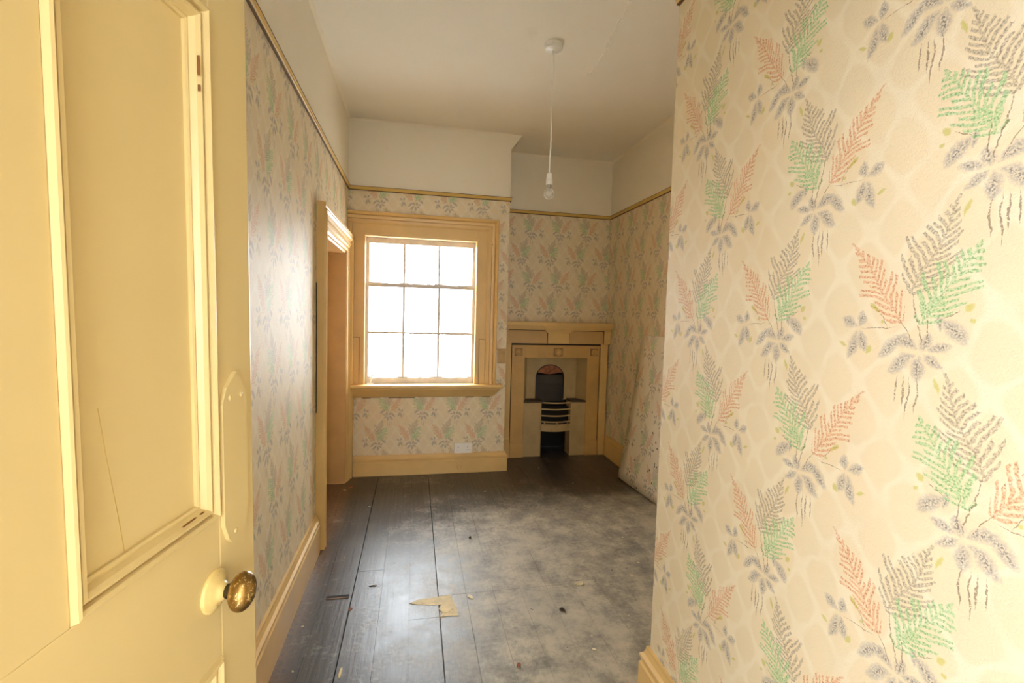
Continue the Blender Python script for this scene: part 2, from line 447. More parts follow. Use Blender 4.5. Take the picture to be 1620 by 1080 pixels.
class MB:
    """Collects shapes into one mesh."""

    def __init__(s):
        s.bm = bmesh.new()
        s.uv = None

    def box(s, x0, x1, y0, y1, z0, z1, mi=0, bev=0.0):
        vs = [s.bm.verts.new(p) for p in ((x0, y0, z0), (x1, y0, z0), (x1, y1, z0), (x0, y1, z0),
                                          (x0, y0, z1), (x1, y0, z1), (x1, y1, z1), (x0, y1, z1))]
        fs = [s.bm.faces.new([vs[i] for i in q]) for q in
              ((3, 2, 1, 0), (4, 5, 6, 7), (0, 1, 5, 4), (1, 2, 6, 5), (2, 3, 7, 6), (3, 0, 4, 7))]
        for q in fs:
            q.material_index = mi
        if bev:
            es = list({e for q in fs for e in q.edges})
            bmesh.ops.bevel(s.bm, geom=es, offset=bev, segments=2, affect='EDGES', profile=0.6)
        return fs

    def poly(s, pts, mi=0):
        q = s.bm.faces.new([s.bm.verts.new(p) for p in pts])
        q.material_index = mi
        return q

    def prism(s, pts, off, mi=0):
        """pts: 3D outline, off: extrusion vector."""
        off = Vector(off)
        a = [s.bm.verts.new(p) for p in pts]
        c = [s.bm.verts.new(Vector(p) + off) for p in pts]
        fs = [s.bm.faces.new(a[::-1]), s.bm.faces.new(c)]
        for i in range(len(a)):
            j = (i + 1) % len(a)
            fs.append(s.bm.faces.new((a[i], a[j], c[j], c[i])))
        for q in fs:
            q.material_index = mi
        return fs

    def sweep(s, path, N, prof, closed=False, mi=0):
        """prof: closed outline of (a, b); a runs along N x direction, b along N; mitred corners."""
        N = Vector(N)
        P = [Vector(p) for p in path]
        n = len(P)
        D = [(P[(i + 1) % n] - P[i]).normalized() for i in range(n if closed else n - 1)]
        rings = []
        for i in range(n):
            if closed:
                d0, d1 = D[i - 1], D[i]
            else:
                d0 = D[max(i - 1, 0)]; d1 = D[min(i, n - 2)]
            a0, a1 = N.cross(d0), N.cross(d1)
            mt = (a0 + a1) / (1 + a0.dot(a1))
            rings.append([s.bm.verts.new(P[i] + mt * a + N * b) for a, b in prof])
        k = len(prof)
        for i in range(n if closed else n - 1):
            A, B = rings[i], rings[(i + 1) % n]
            for j in range(k):
                q = s.bm.faces.new((A[j], A[(j + 1) % k], B[(j + 1) % k], B[j]))
                q.material_index = mi
        if not closed:
            s.bm.faces.new(rings[0][::-1]).material_index = mi
            s.bm.faces.new(rings[-1]).material_index = mi

    def lathe(s, prof, seg=32, mat=None, mi=0, smooth=True):
        """prof: (radius, height) around local z."""
        mat = mat or Matrix.Identity(4)
        rings = []
        for rr, h in prof:
            if rr < 1e-6:
                rings.append([s.bm.verts.new(mat @ Vector((0, 0, h)))])
            else:
                rings.append([s.bm.verts.new(mat @ Vector((rr * math.cos(2 * math.pi * i / seg), rr * math.sin(2 * math.pi * i / seg), h))) for i in range(seg)])
        for A, B in zip(rings, rings[1:]):
            for i in range(seg):
                j = (i + 1) % seg
                if len(A) == 1 and len(B) == 1:
                    continue
                if len(A) == 1:
                    q = s.bm.faces.new((A[0], B[i], B[j]))
                elif len(B) == 1:
                    q = s.bm.faces.new((A[i], A[j], B[0]))
                else:
                    q = s.bm.faces.new((A[i], A[j], B[j], B[i]))
                q.smooth = smooth
                q.material_index = mi

    def tube(s, pts, rad, seg=10, mi=0):
        pts = [Vector(p) for p in pts]
        rings = []
        for i, p in enumerate(pts):
            d = (pts[min(i + 1, len(pts) - 1)] - pts[max(i - 1, 0)]).normalized()
            a = d.orthogonal().normalized() if i == 0 else (a - d * a.dot(d)).normalized()
            b = d.cross(a)
            rings.append([s.bm.verts.new(p + (a * math.cos(2 * math.pi * k / seg) + b * math.sin(2 * math.pi * k / seg)) * rad) for k in range(seg)])
        for A, B in zip(rings, rings[1:]):
            for k in range(seg):
                q = s.bm.faces.new((A[k], A[(k + 1) % seg], B[(k + 1) % seg], B[k]))
                q.smooth = True
                q.material_index = mi
        s.bm.faces.new(rings[0][::-1]).material_index = mi
        s.bm.faces.new(rings[-1]).material_index = mi

    def bevel(s, off, seg=2, ang=0.6):
        es = [e for e in s.bm.edges if len(e.link_faces) == 2 and e.calc_face_angle(0) > ang]
        bmesh.ops.bevel(s.bm, geom=es, offset=off, segments=seg, affect='EDGES', profile=0.6, clamp_overlap=True)

    def build(s, name, mats, parent=None, uvf=None, kind=None, label=None, cat=None, group=None):
        bmesh.ops.recalc_face_normals(s.bm, faces=s.bm.faces)
        if uvf:
            lay = s.bm.loops.layers.uv.new('UVMap')
            for q in s.bm.faces:
                for lp in q.loops:
                    lp[lay].uv = uvf(lp.vert.co, q.normal)
        me = bpy.data.meshes.new(name)
        s.bm.to_mesh(me)
        s.bm.free()
        for mt in (mats if isinstance(mats, (list, tuple)) else [mats]):
            me.materials.append(mt)
        o = bpy.data.objects.new(name, me)
        COL.objects.link(o)
        if parent:
            o.parent = parent
        tag(o, label, cat, group, kind)
        return o


def tag(o, label=None, cat=None, group=None, kind=None):
    for k, v in (('label', label), ('category', cat), ('group', group), ('kind', kind)):
        if v:
            o[k] = v
    return o


def empty(name, loc=(0, 0, 0), rz=0.0, label=None, cat=None, group=None, kind=None):
    o = bpy.data.objects.new(name, None)
    o.empty_display_size = 0.1
    o.location = loc
    o.rotation_euler = (0, 0, rz)
    COL.objects.link(o)
    return tag(o, label, cat, group, kind)


def paper_uv(u0, v0, axis, sgn, sc=1.0):
    """u0, v0: where the hub of one spray (orange fern to the right) falls on this wall."""
    PXW, PYW = 0.275, 0.49
    def fn(co, nrm):
        return ((sgn * (co[axis] - u0)) / sc + PXW / 2 - 0.033, (co.z - v0) / sc + PYW / 2 - 0.053)
    return fn


# ------------------------------------------------------------------ the room shell
def walled(name, boxes, uvf, label, zsplit=ZR):
    """Boxes of wall, papered below the picture rail and plastered above it."""
    mb = MB()
    for (x0, x1, y0, y1, z0, z1) in boxes:
        if z0 < zsplit < z1:
            mb.box(x0, x1, y0, y1, z0, zsplit, 0)
            mb.box(x0, x1, y0, y1, zsplit, z1, 1)
        else:
            mb.box(x0, x1, y0, y1, z0, z1, 0 if z1 <= zsplit else 1)
    return mb.build(name, [PAPER, PLASTER], None, uvf, 'structure', label, 'wall')


T = 0.30
LDY0, LDY1, LDZ = 2.86, 3.80, 1.80                 # doorway in the left wall
walled('wall_left', [(-T, 0, -0.28, LDY0, -0.02, H), (-T, 0, LDY0, LDY1, LDZ, H), (-T, 0, LDY1, L + T, -0.02, H)],
       paper_uv(1.66, 1.05, 1, 1), 'long papered left wall with the open doorway near the window')
WX0, WX1, WZ0, WZ1 = 0.128, 1.028, 0.74, 1.955      # window opening
walled('wall_back', [(0, WX0, L, L + T, -0.02, H), (WX1, BX, L, L2 + T, -0.02, H), (WX0, WX1, L, L + T, -0.02, WZ0), (WX0, WX1, L, L + T, WZ1, H)],
       paper_uv(0.593, 0.49, 0, 1), 'papered end wall around the sash window')
FX0, FX1, FZ = 1.50, 2.215, 0.975                   # hole behind the fireplace
walled('wall_alcove', [(BX, FX0, L2, L2 + T, -0.02, H), (FX1, W, L2, L2 + T, -0.02, H), (FX0, FX1, L2, L2 + T, FZ, H)],
       paper_uv(1.588, 2.10, 0, 1), 'papered chimney wall above the fireplace in the recess')
walled('wall_right', [(W, W + T, -0.28, L2 + T, -0.02, H)], paper_uv(3.9, 1.62, 1, -1), 'papered right wall beside the fireplace')
walled('wall_partition', [(PX, W, NY, PY, -0.02, H)], paper_uv(0.805, 1.567, 1, -1, 1.07),
       'near papered partition wall filling the right of the photo')
mb = MB()                                           # wall with the doorway the camera looks through
mb.box(-T, 0.13, NY - 0.2, NY, -0.02, H, 1); mb.box(0.93, W + T, NY - 0.2, NY, -0.02, H, 1); mb.box(0.13, 0.93, NY - 0.2, NY, 1.9, H, 1)
mb.build('wall_front', [PAPER, PLASTER], None, paper_uv(0, 0, 0, 1), 'structure', 'wall with the entrance doorway behind the camera', 'wall')
mb = MB()
mb.box(-T, W + T, -0.28, L2 + T, H, H + 0.15)
ceil = mb.build('ceiling', CEIL, None, None, 'structure', 'aged cream plaster ceiling with a hanging pendant', 'ceiling')
# a long hairline crack that stands a little proud
pts = [(1.497, 2.02), (1.507, 2.16), (1.520, 2.26), (1.532, 2.38), (1.540, 2.50), (1.560, 2.62), (1.574, 2.75), (1.560, 2.87)]
mb = MB()
for (a, c) in zip(pts, pts[1:]):
    for k in range(4):
        t0, t1 = k / 4, (k + 1) / 4
        p0 = (a[0] + (c[0] - a[0]) * t0 + random.uniform(-.003, .003), a[1] + (c[1] - a[1]) * t0)
        p1 = (a[0] + (c[0] - a[0]) * t1 + random.uniform(-.003, .003), a[1] + (c[1] - a[1]) * t1)
        w = random.uniform(0.004, 0.010)
        mb.prism([(p0[0] - w, p0[1], H), (p0[0] + w, p0[1], H), (p1[0] + w, p1[1], H), (p1[0] - w, p1[1], H)], (0, 0, -random.uniform(0.002, 0.007)))
mb.build('crack', CEIL, ceil, label='raised plaster crack running across the ceiling')

# hall behind the camera; its windows are added to light the near room
mb = MB()
for (xa, xb, y0, y1, z0, z1) in ((-1.6, -1.4, HA0, HA1, HAZ0, HAZ1), (3.0, 3.2, HB0, HB1, HBZ0, HBZ1)):
    mb.box(xa, xb, HY, y0, -0.02, H); mb.box(xa, xb, y1, NY - 0.2, -0.02, H); mb.box(xa, xb, y0, y1, -0.02, z0); mb.box(xa, xb, y0, y1, z1, H)
mb.box(-1.4, -T, NY - 0.22, NY - 0.2, -0.02, H, 0); mb.box(W + T, 3.0, NY - 0.22, NY - 0.2, -0.02, H, 0)
mb.box(-1.6, HC0, HY - 0.2, HY, -0.02, H); mb.box(HC1, 3.2, HY - 0.2, HY, -0.02, H); mb.box(HC0, HC1, HY - 0.2, HY, -0.02, HCZ0); mb.box(HC0, HC1, HY - 0.2, HY, HCZ1, H)
mb.build('wall_hall', HALLP, None, None, 'structure', 'white walls of the unseen hall behind the camera, with added windows', 'wall')
mb = MB(); mb.box(-1.6, 3.2, HY - 0.2, -0.28, H, H + 0.15)
mb.build('ceiling_hall', HALLP, None, None, 'structure', 'plaster ceiling of the hall behind the camera', 'ceiling')
mb = MB(); mb.box(-1.6, 3.2, HY - 0.2, NY - 0.2, -0.06, 0.0)
mb.build('floor_hall', simple('hall_floor', srgb(168, 164, 156), 0.5), None, None, 'structure', 'bare floor of the hall behind the camera', 'floor')  # greyed so light bouncing off the unseen hall floor stays neutral

# ------------------------------------------------------------------ floor of single boards
mb = MB(); mb.box(-T, W, NY - 0.2, L2 + 0.35, -0.08, -0.02)
floor = mb.build('floor', DARK, None, None, 'structure', 'dark stained board floor, dusty in the middle', 'floor')
edges = [0.0, 0.122, 0.255, 0.388, 0.521, 0.655]
while edges[-1] < W - 0.13:
    edges.append(edges[-1] + 0.1335)
edges[-1] = W


def board(x0, x1, y0, y1, g0, g1):
    mb = MB()
    mb.box(x0 + g0, x1 - g1, y0 + 0.0008, y1 - 0.0008, -0.018, random.uniform(-0.0006, 0.0006), 0)
    mb.bevel(0.0012, 1)
    mb.build('floor_board', FLOOR, floor)


for i, (x0, x1) in enumerate(zip(edges, edges[1:])):
    g0 = 0.0022 if abs(x0 - 0.255) < 0.01 or abs(x0 - 0.655) < 0.01 else 0.0005
    g1 = 0.0022 if abs(x1 - 0.255) < 0.01 or abs(x1 - 0.655) < 0.01 else 0.0005
    ya = NY - 0.2 if x1 < PX + 0.02 else PY
    yb = L if x1 < BX + 0.03 else L2 + 0.25
    cuts = [2.19] if 0.65 < x0 < 1.3 else ([2.257] if 0.1 < x0 < 0.15 else [ya + (yb - ya) * (0.35 + 0.4 * ((i * 0.37) % 1))])
    if 1.3 <= x0 < 1.45:
        cuts = [2.21]
    ys = [ya] + [c for c in cuts if ya + 0.2 < c < yb - 0.2] + [yb]
    for y0, y1 in zip(ys, ys[1:]):
        board(x0, x1, y0, y1, g0, g1)
board(-T, 0.0, LDY0, LDY1, 0.0005, 0.0005)           # threshold in the left doorway
# torn bare patch, knocked into the boards
mb = MB()
P = [(0.522, 2.150), (0.560, 2.172), (0.625, 2.176), (0.690, 2.188), (0.716, 2.186), (0.722, 2.14), (0.737, 2.06), (0.738, 2.026),
     (0.690, 2.032), (0.655, 2.030), (0.668, 2.058), (0.652, 2.090), (0.668, 2.118), (0.632, 2.122), (0.600, 2.128), (0.560, 2.136)]
mb.prism([(x, y, 0.0) for x, y in P], (0, 0, 0.0022))
mb.build('torn_patch', BARE, floor, label='torn pale patch where the bare wood shows')
mb = MB()
mb.prism([(x, y, 0.0022) for x, y in [(0.66, 2.10), (0.70, 2.115), (0.715, 2.075), (0.69, 2.05), (0.663, 2.065)]], (0, 0, 0.002))
mb.build('torn_flap', BARE, floor)
mb = MB()
mb.box(0.140, 0.243, 2.240, 2.268, 0.0003, 0.0012)
slot = mb.build('slot', DARK, floor, label='narrow dark slot cut in the boards by the skirting')
mb = MB()
mb.box(0.142, 0.240, 2.238, 2.247, 0.0008, 0.0030, 0, 0.0006)
mb.build('splintered_edge', simple('splintered_edge_wood', srgb(122, 100, 84), 0.8), slot)

# ------------------------------------------------------------------ skirting boards, picture rails, beads
def skirt(h, t=0.028):
    return [(-0.002, 0.0), (t, 0.0), (t, h - 0.062), (t * 0.80, h - 0.056), (t * 0.80, h - 0.046), (t * 0.98, h - 0.040),
            (t * 0.98, h - 0.032), (t * 0.62, h - 0.024), (t * 0.40, h - 0.010), (t * 0.36, h), (-0.002, h)]


mb = MB(); mb.sweep([(0, LDY0 - 0.152, 0), (0, NY, 0)], (0, 0, 1), skirt(0.215))
mb.build('baseboard_left', TRIM, None, None, 'structure', 'cream moulded skirting along the long left wall', 'skirting')
mb = MB(); mb.sweep([(BX, L2 - 0.10, 0), (BX, L, 0), (0.052, L, 0)], (0, 0, 1), skirt(0.168))
mb.build('baseboard_back', TRIM, None, None, 'structure', 'cream moulded skirting under the window', 'skirting')
mb = MB(); mb.sweep([(W, PY, 0), (W, L2 - 0.112, 0)], (0, 0, 1), skirt(0.195))
mb.build('baseboard_right', TRIM, None, None, 'structure', 'cream skirting beside the fireplace', 'skirting')
mb = MB(); mb.sweep([(PX, NY, 0), (PX, PY, 0), (W - 0.03, PY, 0)], (0, 0, 1), skirt(0.272, 0.026))
mb.build('baseboard_partition', TRIM, None, None, 'structure', 'cream skirting at the foot of the near partition', 'skirting')

RP = [(0, -0.013), (0.008, -0.013), (0.014, -0.008), (0.012, 0.002), (0.016, 0.008), (0.014, 0.013), (0, 0.013)]
RD0 = [(0, 0.0125), (0.0155, 0.0125), (0.0155, 0.0155), (0, 0.0155)]
RD1 = [(0, -0.0165), (0.010, -0.0165), (0.010, -0.0125), (0, -0.0125)]


def picture_rail(name, path, label):
    mb = MB()
    mb.sweep(path, (0, 0, 1), RP, mi=0)
    mb.sweep(path, (0, 0, 1), RD0, mi=1)
    mb.sweep(path, (0, 0, 1), RD1, mi=1)
    mb.build(name, [RAILP, RAILD], None, None, 'structure', label, 'picture rail')


picture_rail('trim_1', [(BX, L2, ZR), (BX, L, ZR), (0, L, ZR), (0, NY, ZR)], 'ochre picture rail on the left and window walls')
picture_rail('trim_2', [(W, PY, ZR), (W, L2, ZR), (BX, L2, ZR)], 'ochre picture rail on the chimney wall and right wall')
picture_rail('trim_3', [(PX, NY, ZR), (PX, PY, ZR)], 'ochre picture rail at the top of the near partition')
BEAD = [(0, 0), (0, -0.016), (0.004, -0.010), (0.010, -0.004), (0.016, 0)]


def bead(name, path, label):
    mb = MB(); mb.sweep(path, (0, 0, 1), BEAD)
    mb.build(name, BEADP, None, None, 'structure', label, 'ceiling bead')


bead('trim_4', [(BX, L2, H), (BX, L, H), (0, L, H), (0, NY, H)], 'pale ceiling bead over the left and window walls')
bead('trim_5', [(W, PY, H), (W, L2, H), (BX, L2, H)], 'pale ceiling bead over the chimney wall and right wall')
mb = MB()
mb.prism([(BX, L + 0.002, H), (BX + 0.092, L + 0.002, H), (BX + 0.082, L + 0.002, H - 0.012), (BX, L + 0.002, H - 0.118)], (0, L2 - L - 0.004, 0))
mb.build('trim_6', PLASTER, None, None, 'structure', 'sloping plaster fillet at the ceiling beside the chimney recess', 'plaster fillet')

# ------------------------------------------------------------------ doorway in the left wall
ARCH = [(-0.004, 0), (-0.004, 0.012), (0.010, 0.016), (0.022, 0.014), (0.026, 0.020), (0.046, 0.020), (0.050, 0.027), (0.070, 0.025),
        (0.074, 0.019), (0.084, 0.020), (0.092, 0.031), (0.104, 0.036), (0.114, 0.034), (0.120, 0.028), (0.128, 0.032), (0.146, 0.034), (0.150, 0.028), (0.150, 0)]
d2 = empty('door_2', (0, 3.33, 0), 0, 'doorway with moulded cream architrave in the left wall', 'doorway', None, 'structure')
def local(o, root):
    o.location = -Vector(root.location)
    return o
mb = MB()
mb.sweep([(0, LDY0, 0), (0, LDY0, LDZ), (0, LDY1, LDZ), (0, LDY1, 0)], (1, 0, 0), [(a * (0.135 / 0.15) if a > 0 else a, b * 1.4) for a, b in ARCH])
local(mb.build('architrave', TRIM, d2), d2)
mb = MB(); mb.box(-T, 0.012, LDY1 - 0.022, LDY1, 0, LDZ)
local(mb.build('jamb', REVEAL, d2, label='orange-brown varnished far lining'), d2)
mb = MB(); mb.box(-T, 0.004, LDY0, LDY0 + 0.022, 0, LDZ)
local(mb.build('jamb', REVEAL, d2), d2)
mb = MB(); mb.box(-T, 0.004, LDY0 + 0.022, LDY1 - 0.022, LDZ - 0.022, LDZ)
local(mb.build('head_lining', REVEAL, d2), d2)
mb = MB(); mb.box(-0.17, -0.155, LDY1 - 0.036, LDY1 - 0.022, 0, LDZ - 0.022); mb.box(-0.17, -0.155, LDY0 + 0.022, LDY0 + 0.036, 0, LDZ - 0.022)
local(mb.build('door_stop', REVEAL, d2), d2)
mb = MB()
for k in range(13):
    mb.box(0.0, 0.004, LDY0 - 0.139 - random.uniform(0.0005, 0.004), LDY0 - 0.134, 0.78 + k * 0.055, 0.78 + (k + 1) * 0.055)
local(mb.build('peeled_gap', DARK, d2, label='dark ragged gap beside the near architrave leg'), d2)
leaf = MB(); leaf.box(-0.215, -0.175, LDY0 + 0.024, LDY1 - 0.024, 0.008, LDZ - 0.026, 0, 0.002)
leaf_o = local(leaf.build('door_leaf', REVEAL, d2), d2)
for (za, zb) in ((0.25, 0.80), (1.0, 1.62)):
    for (ya, yb) in ((LDY0 + 0.14, LDY0 + 0.43), (LDY0 + 0.51, LDY0 + 0.80)):
        mb = MB(); mb.box(-0.176, -0.170, ya, yb, za, zb, 0, 0.003)
        mb.build('raised_panel', REVEAL, leaf_o)

# ------------------------------------------------------------------ sash window
w1 = empty('window_1', (0.58, L, 0.74), 0, 'nine-pane white-lit sash window with cream moulded surround', 'window', None, 'structure')
def W1(mb, name, mat, label=None, parent=None):
    o = mb.build(name, mat, parent or w1, label=label)
    if parent is None:
        local(o, w1)
    return o


FLX0, FLX1, FLZ = 0.036, 1.112, 2.040               # inner edge of the outer moulding
OM = [(-0.002, 0), (-0.002, 0.030), (0.010, 0.036), (0.014, 0.036), (0.016, 0.026), (0.030, 0.028), (0.033, 0.028), (0.036, 0.044), (0.052, 0.046), (0.055, 0.046), (0.058, 0.034),
      (0.063, 0.034), (0.066, 0.048), (0.080, 0.060), (0.088, 0.058), (0.092, 0.046), (0.092, 0)]
mb = MB(); mb.sweep([(0.001, L, FLZ), (FLX1, L, FLZ), (FLX1, L, 0.757)], (0, -1, 0), OM)
W1(mb, 'architrave', TRIM)
mb = MB(); mb.box(0.001, FLX0, L - 0.036, L, 0.757, FLZ, 0, 0.003)
W1(mb, 'architrave', TRIM)
mb = MB(); mb.box(FLX0, WX0 - 0.004, L - 0.022, L, 0.757, FLZ, 0, 0.002); W1(mb, 'side_lining', TRIM)
mb = MB(); mb.box(WX1 + 0.004, FLX1, L - 0.022, L, 0.757, FLZ, 0, 0.002); W1(mb, 'side_lining', TRIM)
mb = MB(); mb.box(WX0 - 0.004, WX1 + 0.004, L - 0.022, L, WZ1 + 0.004, FLZ, 0, 0.002); W1(mb, 'head_lining', TRIM)
for (xa, xb) in ((0.040, 0.092), (1.060, 1.108)):
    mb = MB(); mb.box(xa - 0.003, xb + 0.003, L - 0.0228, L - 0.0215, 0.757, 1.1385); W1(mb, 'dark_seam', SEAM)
    mb = MB(); mb.box(xa, xb, L - 0.030, L - 0.022, 0.757, 1.135, 0, 0.0015); W1(mb, 'plinth_block', TRIM)
mb = MB()                                            # beads and lining of the box frame
yA, yB = L - 0.030, L + 0.20
mb.box(WX0 - 0.012, WX0 + 0.002, yA, yB, WZ0, WZ1); mb.box(WX1 - 0.002, WX1 + 0.012, yA, yB, WZ0, WZ1)
mb.box(WX0 - 0.012, WX1 + 0.012, yA, yB, WZ1 - 0.002, WZ1 + 0.012)
mb.box(WX0, WX0 + 0.005, yA + 0.01, L + 0.040, WZ0 + 0.004, WZ1 - 0.004); mb.box(WX1 - 0.005, WX1, yA + 0.01, L + 0.040, WZ0 + 0.004, WZ1 - 0.004)
mb.box(WX0 + 0.005, WX1 - 0.005, yA + 0.01, L + 0.040, WZ1 - 0.009, WZ1 - 0.004)
W1(mb, 'box_frame', TRIM)
mb = MB(); mb.box(WX0, WX1, L + 0.0, L + 0.26, WZ0 - 0.03, WZ0 + 0.012); W1(mb, 'outer_sill', SASH)


def sash(name, y0, y1, x0, x1, z0, z1, stile, top, bot, bar, nx, nz):
    s = empty(name, (0, 0, 0)); s.parent = w1; s.location = -Vector(w1.location)
    fr = MB()
    fr.box(x0, x0 + stile, y0, y1, z0, z1, 0, 0.002); fr.box(x1 - stile, x1, y0, y1, z0, z1, 0, 0.002)
    fr.box(x0 + stile, x1 - stile, y0, y1, z1 - top, z1, 0, 0.002); fr.box(x0 + stile, x1 - stile, y0, y1, z0, z0 + bot, 0, 0.002)
    fr.build('sash_frame', SASH, s)
    xa, xb, za, zb = x0 + stile, x1 - stile, z0 + bot, z1 - top
    pw = (xb - xa - (nx - 1) * bar) / nx; ph = (zb - za - (nz - 1) * bar) / nz
    for i in range(1, nx):
        b = MB(); xx = xa + i * pw + (i - 1) * bar
        b.box(xx, xx + bar, y0 + 0.004, y1 - 0.004, za, zb, 0, 0.003); b.build('glazing_bar', SASH, s)
    for j in range(1, nz):
        b = MB(); zz = za + j * ph + (j - 1) * bar
        b.box(xa, xb, y0 + 0.006, y1 - 0.006, zz, zz + bar, 0, 0.003); b.build('glazing_bar', SASH, s)
    ym = (y0 + y1) / 2
    for i in range(nx):
        for j in range(nz):
            xx = xa + i * (pw + bar); zz = za + j * (ph + bar)
            b = MB(); b.box(xx - 0.001, xx + pw + 0.001, ym - 0.0015, ym + 0.0015, zz - 0.001, zz + ph + 0.001)
            b.build('pane', GLASS, s)
    # ragged putty along the foot of the panes
    b = MB()
    for i in range(nx):
        xx = xa + i * (pw + bar)
        n = 9
        for k in range(n):
            hgt = random.choice([0.002, 0.004, 0.006, 0.010]) if k not in (0, n - 1) else 0.012
            b.box(xx + pw * k / n, xx + pw * (k + 1) / n, ym - 0.009, ym - 0.002, za - 0.001, za + hgt)
    b.build('putty', SASH, s)
    return s


lower = sash('lower_sash', L + 0.045, L + 0.085, WX0 + 0.004, WX1 - 0.004, WZ0 + 0.012, 1.578, 0.024, 0.028, 0.046, 0.018, 3, 2)
sash('upper_sash', L + 0.092, L + 0.132, WX0 + 0.004, WX1 - 0.004, 1.552, WZ1 - 0.004, 0.024, 0.044, 0.028, 0.018, 3, 1)
mb = MB()                                            # catch lever standing at the left of the bottom rail
mb.tube([(0.175, L + 0.030, 0.758), (0.182, L + 0.026, 0.79), (0.196, L + 0.020, 0.822), (0.204, L + 0.020, 0.838)], 0.006)
mb.box(0.150, 0.205, L + 0.012, L + 0.044, 0.752, 0.760, 0, 0.002)
W1(mb, 'catch_lever', PLASTIC, 'white lever at the left of the bottom rail')
mb = MB()                                            # window board with a moulded nose
mb.sweep([(1.262, L, 0), (1.262, L - 0.098, 0), (0.014, L - 0.098, 0)], (0, 0, 1), [(-0.098, 0.732), (-0.006, 0.732), (0, 0.738), (0, 0.750), (-0.006, 0.757), (-0.098, 0.757)])
mb2 = mb
mb2.box(0.014, 1.17, L - 0.09, L + 0.012, 0.733, 0.7565)
W1(mb2, 'window_board', TRIM, 'deep cream window board, bleached on top')
mb = MB()
mb.sweep([(1.170, L, 0), (1.170, L - 0.004, 0), (0.036, L - 0.004, 0)], (0, 0, 1),
         [(0, 0.648), (0.012, 0.648), (0.018, 0.656), (0.030, 0.666), (0.046, 0.686), (0.062, 0.706), (0.070, 0.716), (0.074, 0.732), (0, 0.732)])
W1(mb, 'apron_moulding', TRIM)
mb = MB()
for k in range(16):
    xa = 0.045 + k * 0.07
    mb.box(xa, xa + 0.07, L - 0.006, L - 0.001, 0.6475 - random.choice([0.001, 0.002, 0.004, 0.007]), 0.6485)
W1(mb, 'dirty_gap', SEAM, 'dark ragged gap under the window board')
# scarred strip of old dado beside the window
mb = MB(); mb.box(1.222, 1.294, L - 0.003, L, 0.93, 1.055); mb.box(1.218, 1.296, L - 0.006, L, 1.048, 1.056)
mb.build('trim_7', simple('old_dado_scar', srgb(196, 162, 112), 0.7, var=0.15, scale=20), None, None, 'structure', 'short scarred strip of old dado right of the window', 'dado scar')

# ------------------------------------------------------------------ foreground door, standing open on the left
ang = math.radians(10.9)
DW, DH, DT = 0.72, 1.88, 0.040
edge = Vector((0.277, 0.8, 0))
hinge = edge - Vector((math.sin(ang), math.cos(ang), 0)) * DW
d1 = empty('door_1', hinge, math.pi / 2 - ang, 'open yellow-cream panelled door with a brass knob, at far left', 'door', None, 'structure')
tilt = math.radians(-1.3)
d1.rotation_euler.y = tilt
pv = Vector((DW, 0, 1.3))
d1.location = hinge + Matrix.Rotation(math.pi / 2 - ang, 3, 'Z') @ (pv - Matrix.Rotation(tilt, 3, 'Y') @ pv)
ST, MU0, MU1 = 0.092, 0.318, 0.402
PZ = ((0.25, 0.851), (1.055, 1.737))


def D(mb, name, mat=DOORP, label=None, parent=None):
    return mb.build(name, mat, parent or d1, label=label)


zb0 = 0.030
mb = MB(); mb.box(0, ST, 0, DT, zb0, DH, 0, 0.002); D(mb, 'hinge_stile')
mb = MB(); mb.box(DW - ST, DW, 0, DT, zb0, DH, 0, 0.003); D(mb, 'lock_stile')
mb = MB(); mb.box(ST, DW - ST, 0, DT, zb0, PZ[0][0], 0, 0.001); D(mb, 'bottom_rail')
mb = MB(); mb.box(ST, DW - ST, 0, DT, PZ[0][1], PZ[1][0], 0, 0.001); D(mb, 'lock_rail')
mb = MB(); mb.box(ST, DW - ST, 0, DT, PZ[1][1], DH, 0, 0.001); D(mb, 'top_rail')
for (za, zb) in PZ:
    mb = MB(); mb.box(MU0, MU1, 0, DT, za, zb, 0, 0.001); D(mb, 'muntin')
# moulding: a outward from the panel edge, b towards the room
DM = [(-0.030, -0.016), (-0.030, -0.010), (-0.027, -0.0085), (-0.024, -0.0095), (-0.021, -0.002), (-0.017, 0.002), (-0.0135, 0.001),
      (-0.012, -0.006), (-0.0105, -0.006), (-0.0095, 0.003), (-0.006, 0.0065), (-0.003, 0.0055), (-0.001, 0.0), (0.0, -0.002), (0.0, -0.016)]
for (za, zb) in PZ:
    for (xa, xb) in ((ST, MU0), (MU1, DW - ST)):
        mb = MB(); mb.box(xa + 0.001, xb - 0.001, 0.014, DT - 0.012, za + 0.001, zb - 0.001)
        pan = D(mb, 'door_panel')
        mb = MB()
        mb.sweep([(xa, 0, za), (xa, 0, zb), (xb, 0, zb), (xb, 0, za)], (0, -1, 0), DM, closed=True)
        mb.build('panel_moulding', DOORP, pan)
        if za > 1 and xa > 0.3:                      # hairline split in the panel
            mb = MB()
            sp = [(0.457, 1.25), (0.464, 1.20), (0.470, 1.165), (0.476, 1.13), (0.484, 1.075)]
            for a, c in zip(sp, sp[1:]):
                mb.prism([(a[0] - 0.0005, 0.014, a[1]), (a[0] + 0.0005, 0.014, a[1]), (c[0] + 0.0005, 0.014, c[1]), (c[0] - 0.0005, 0.014, c[1])], (0, -0.0004, 0))
            mb.build('split', simple('split_brown', srgb(196, 168, 108), 0.8), pan)
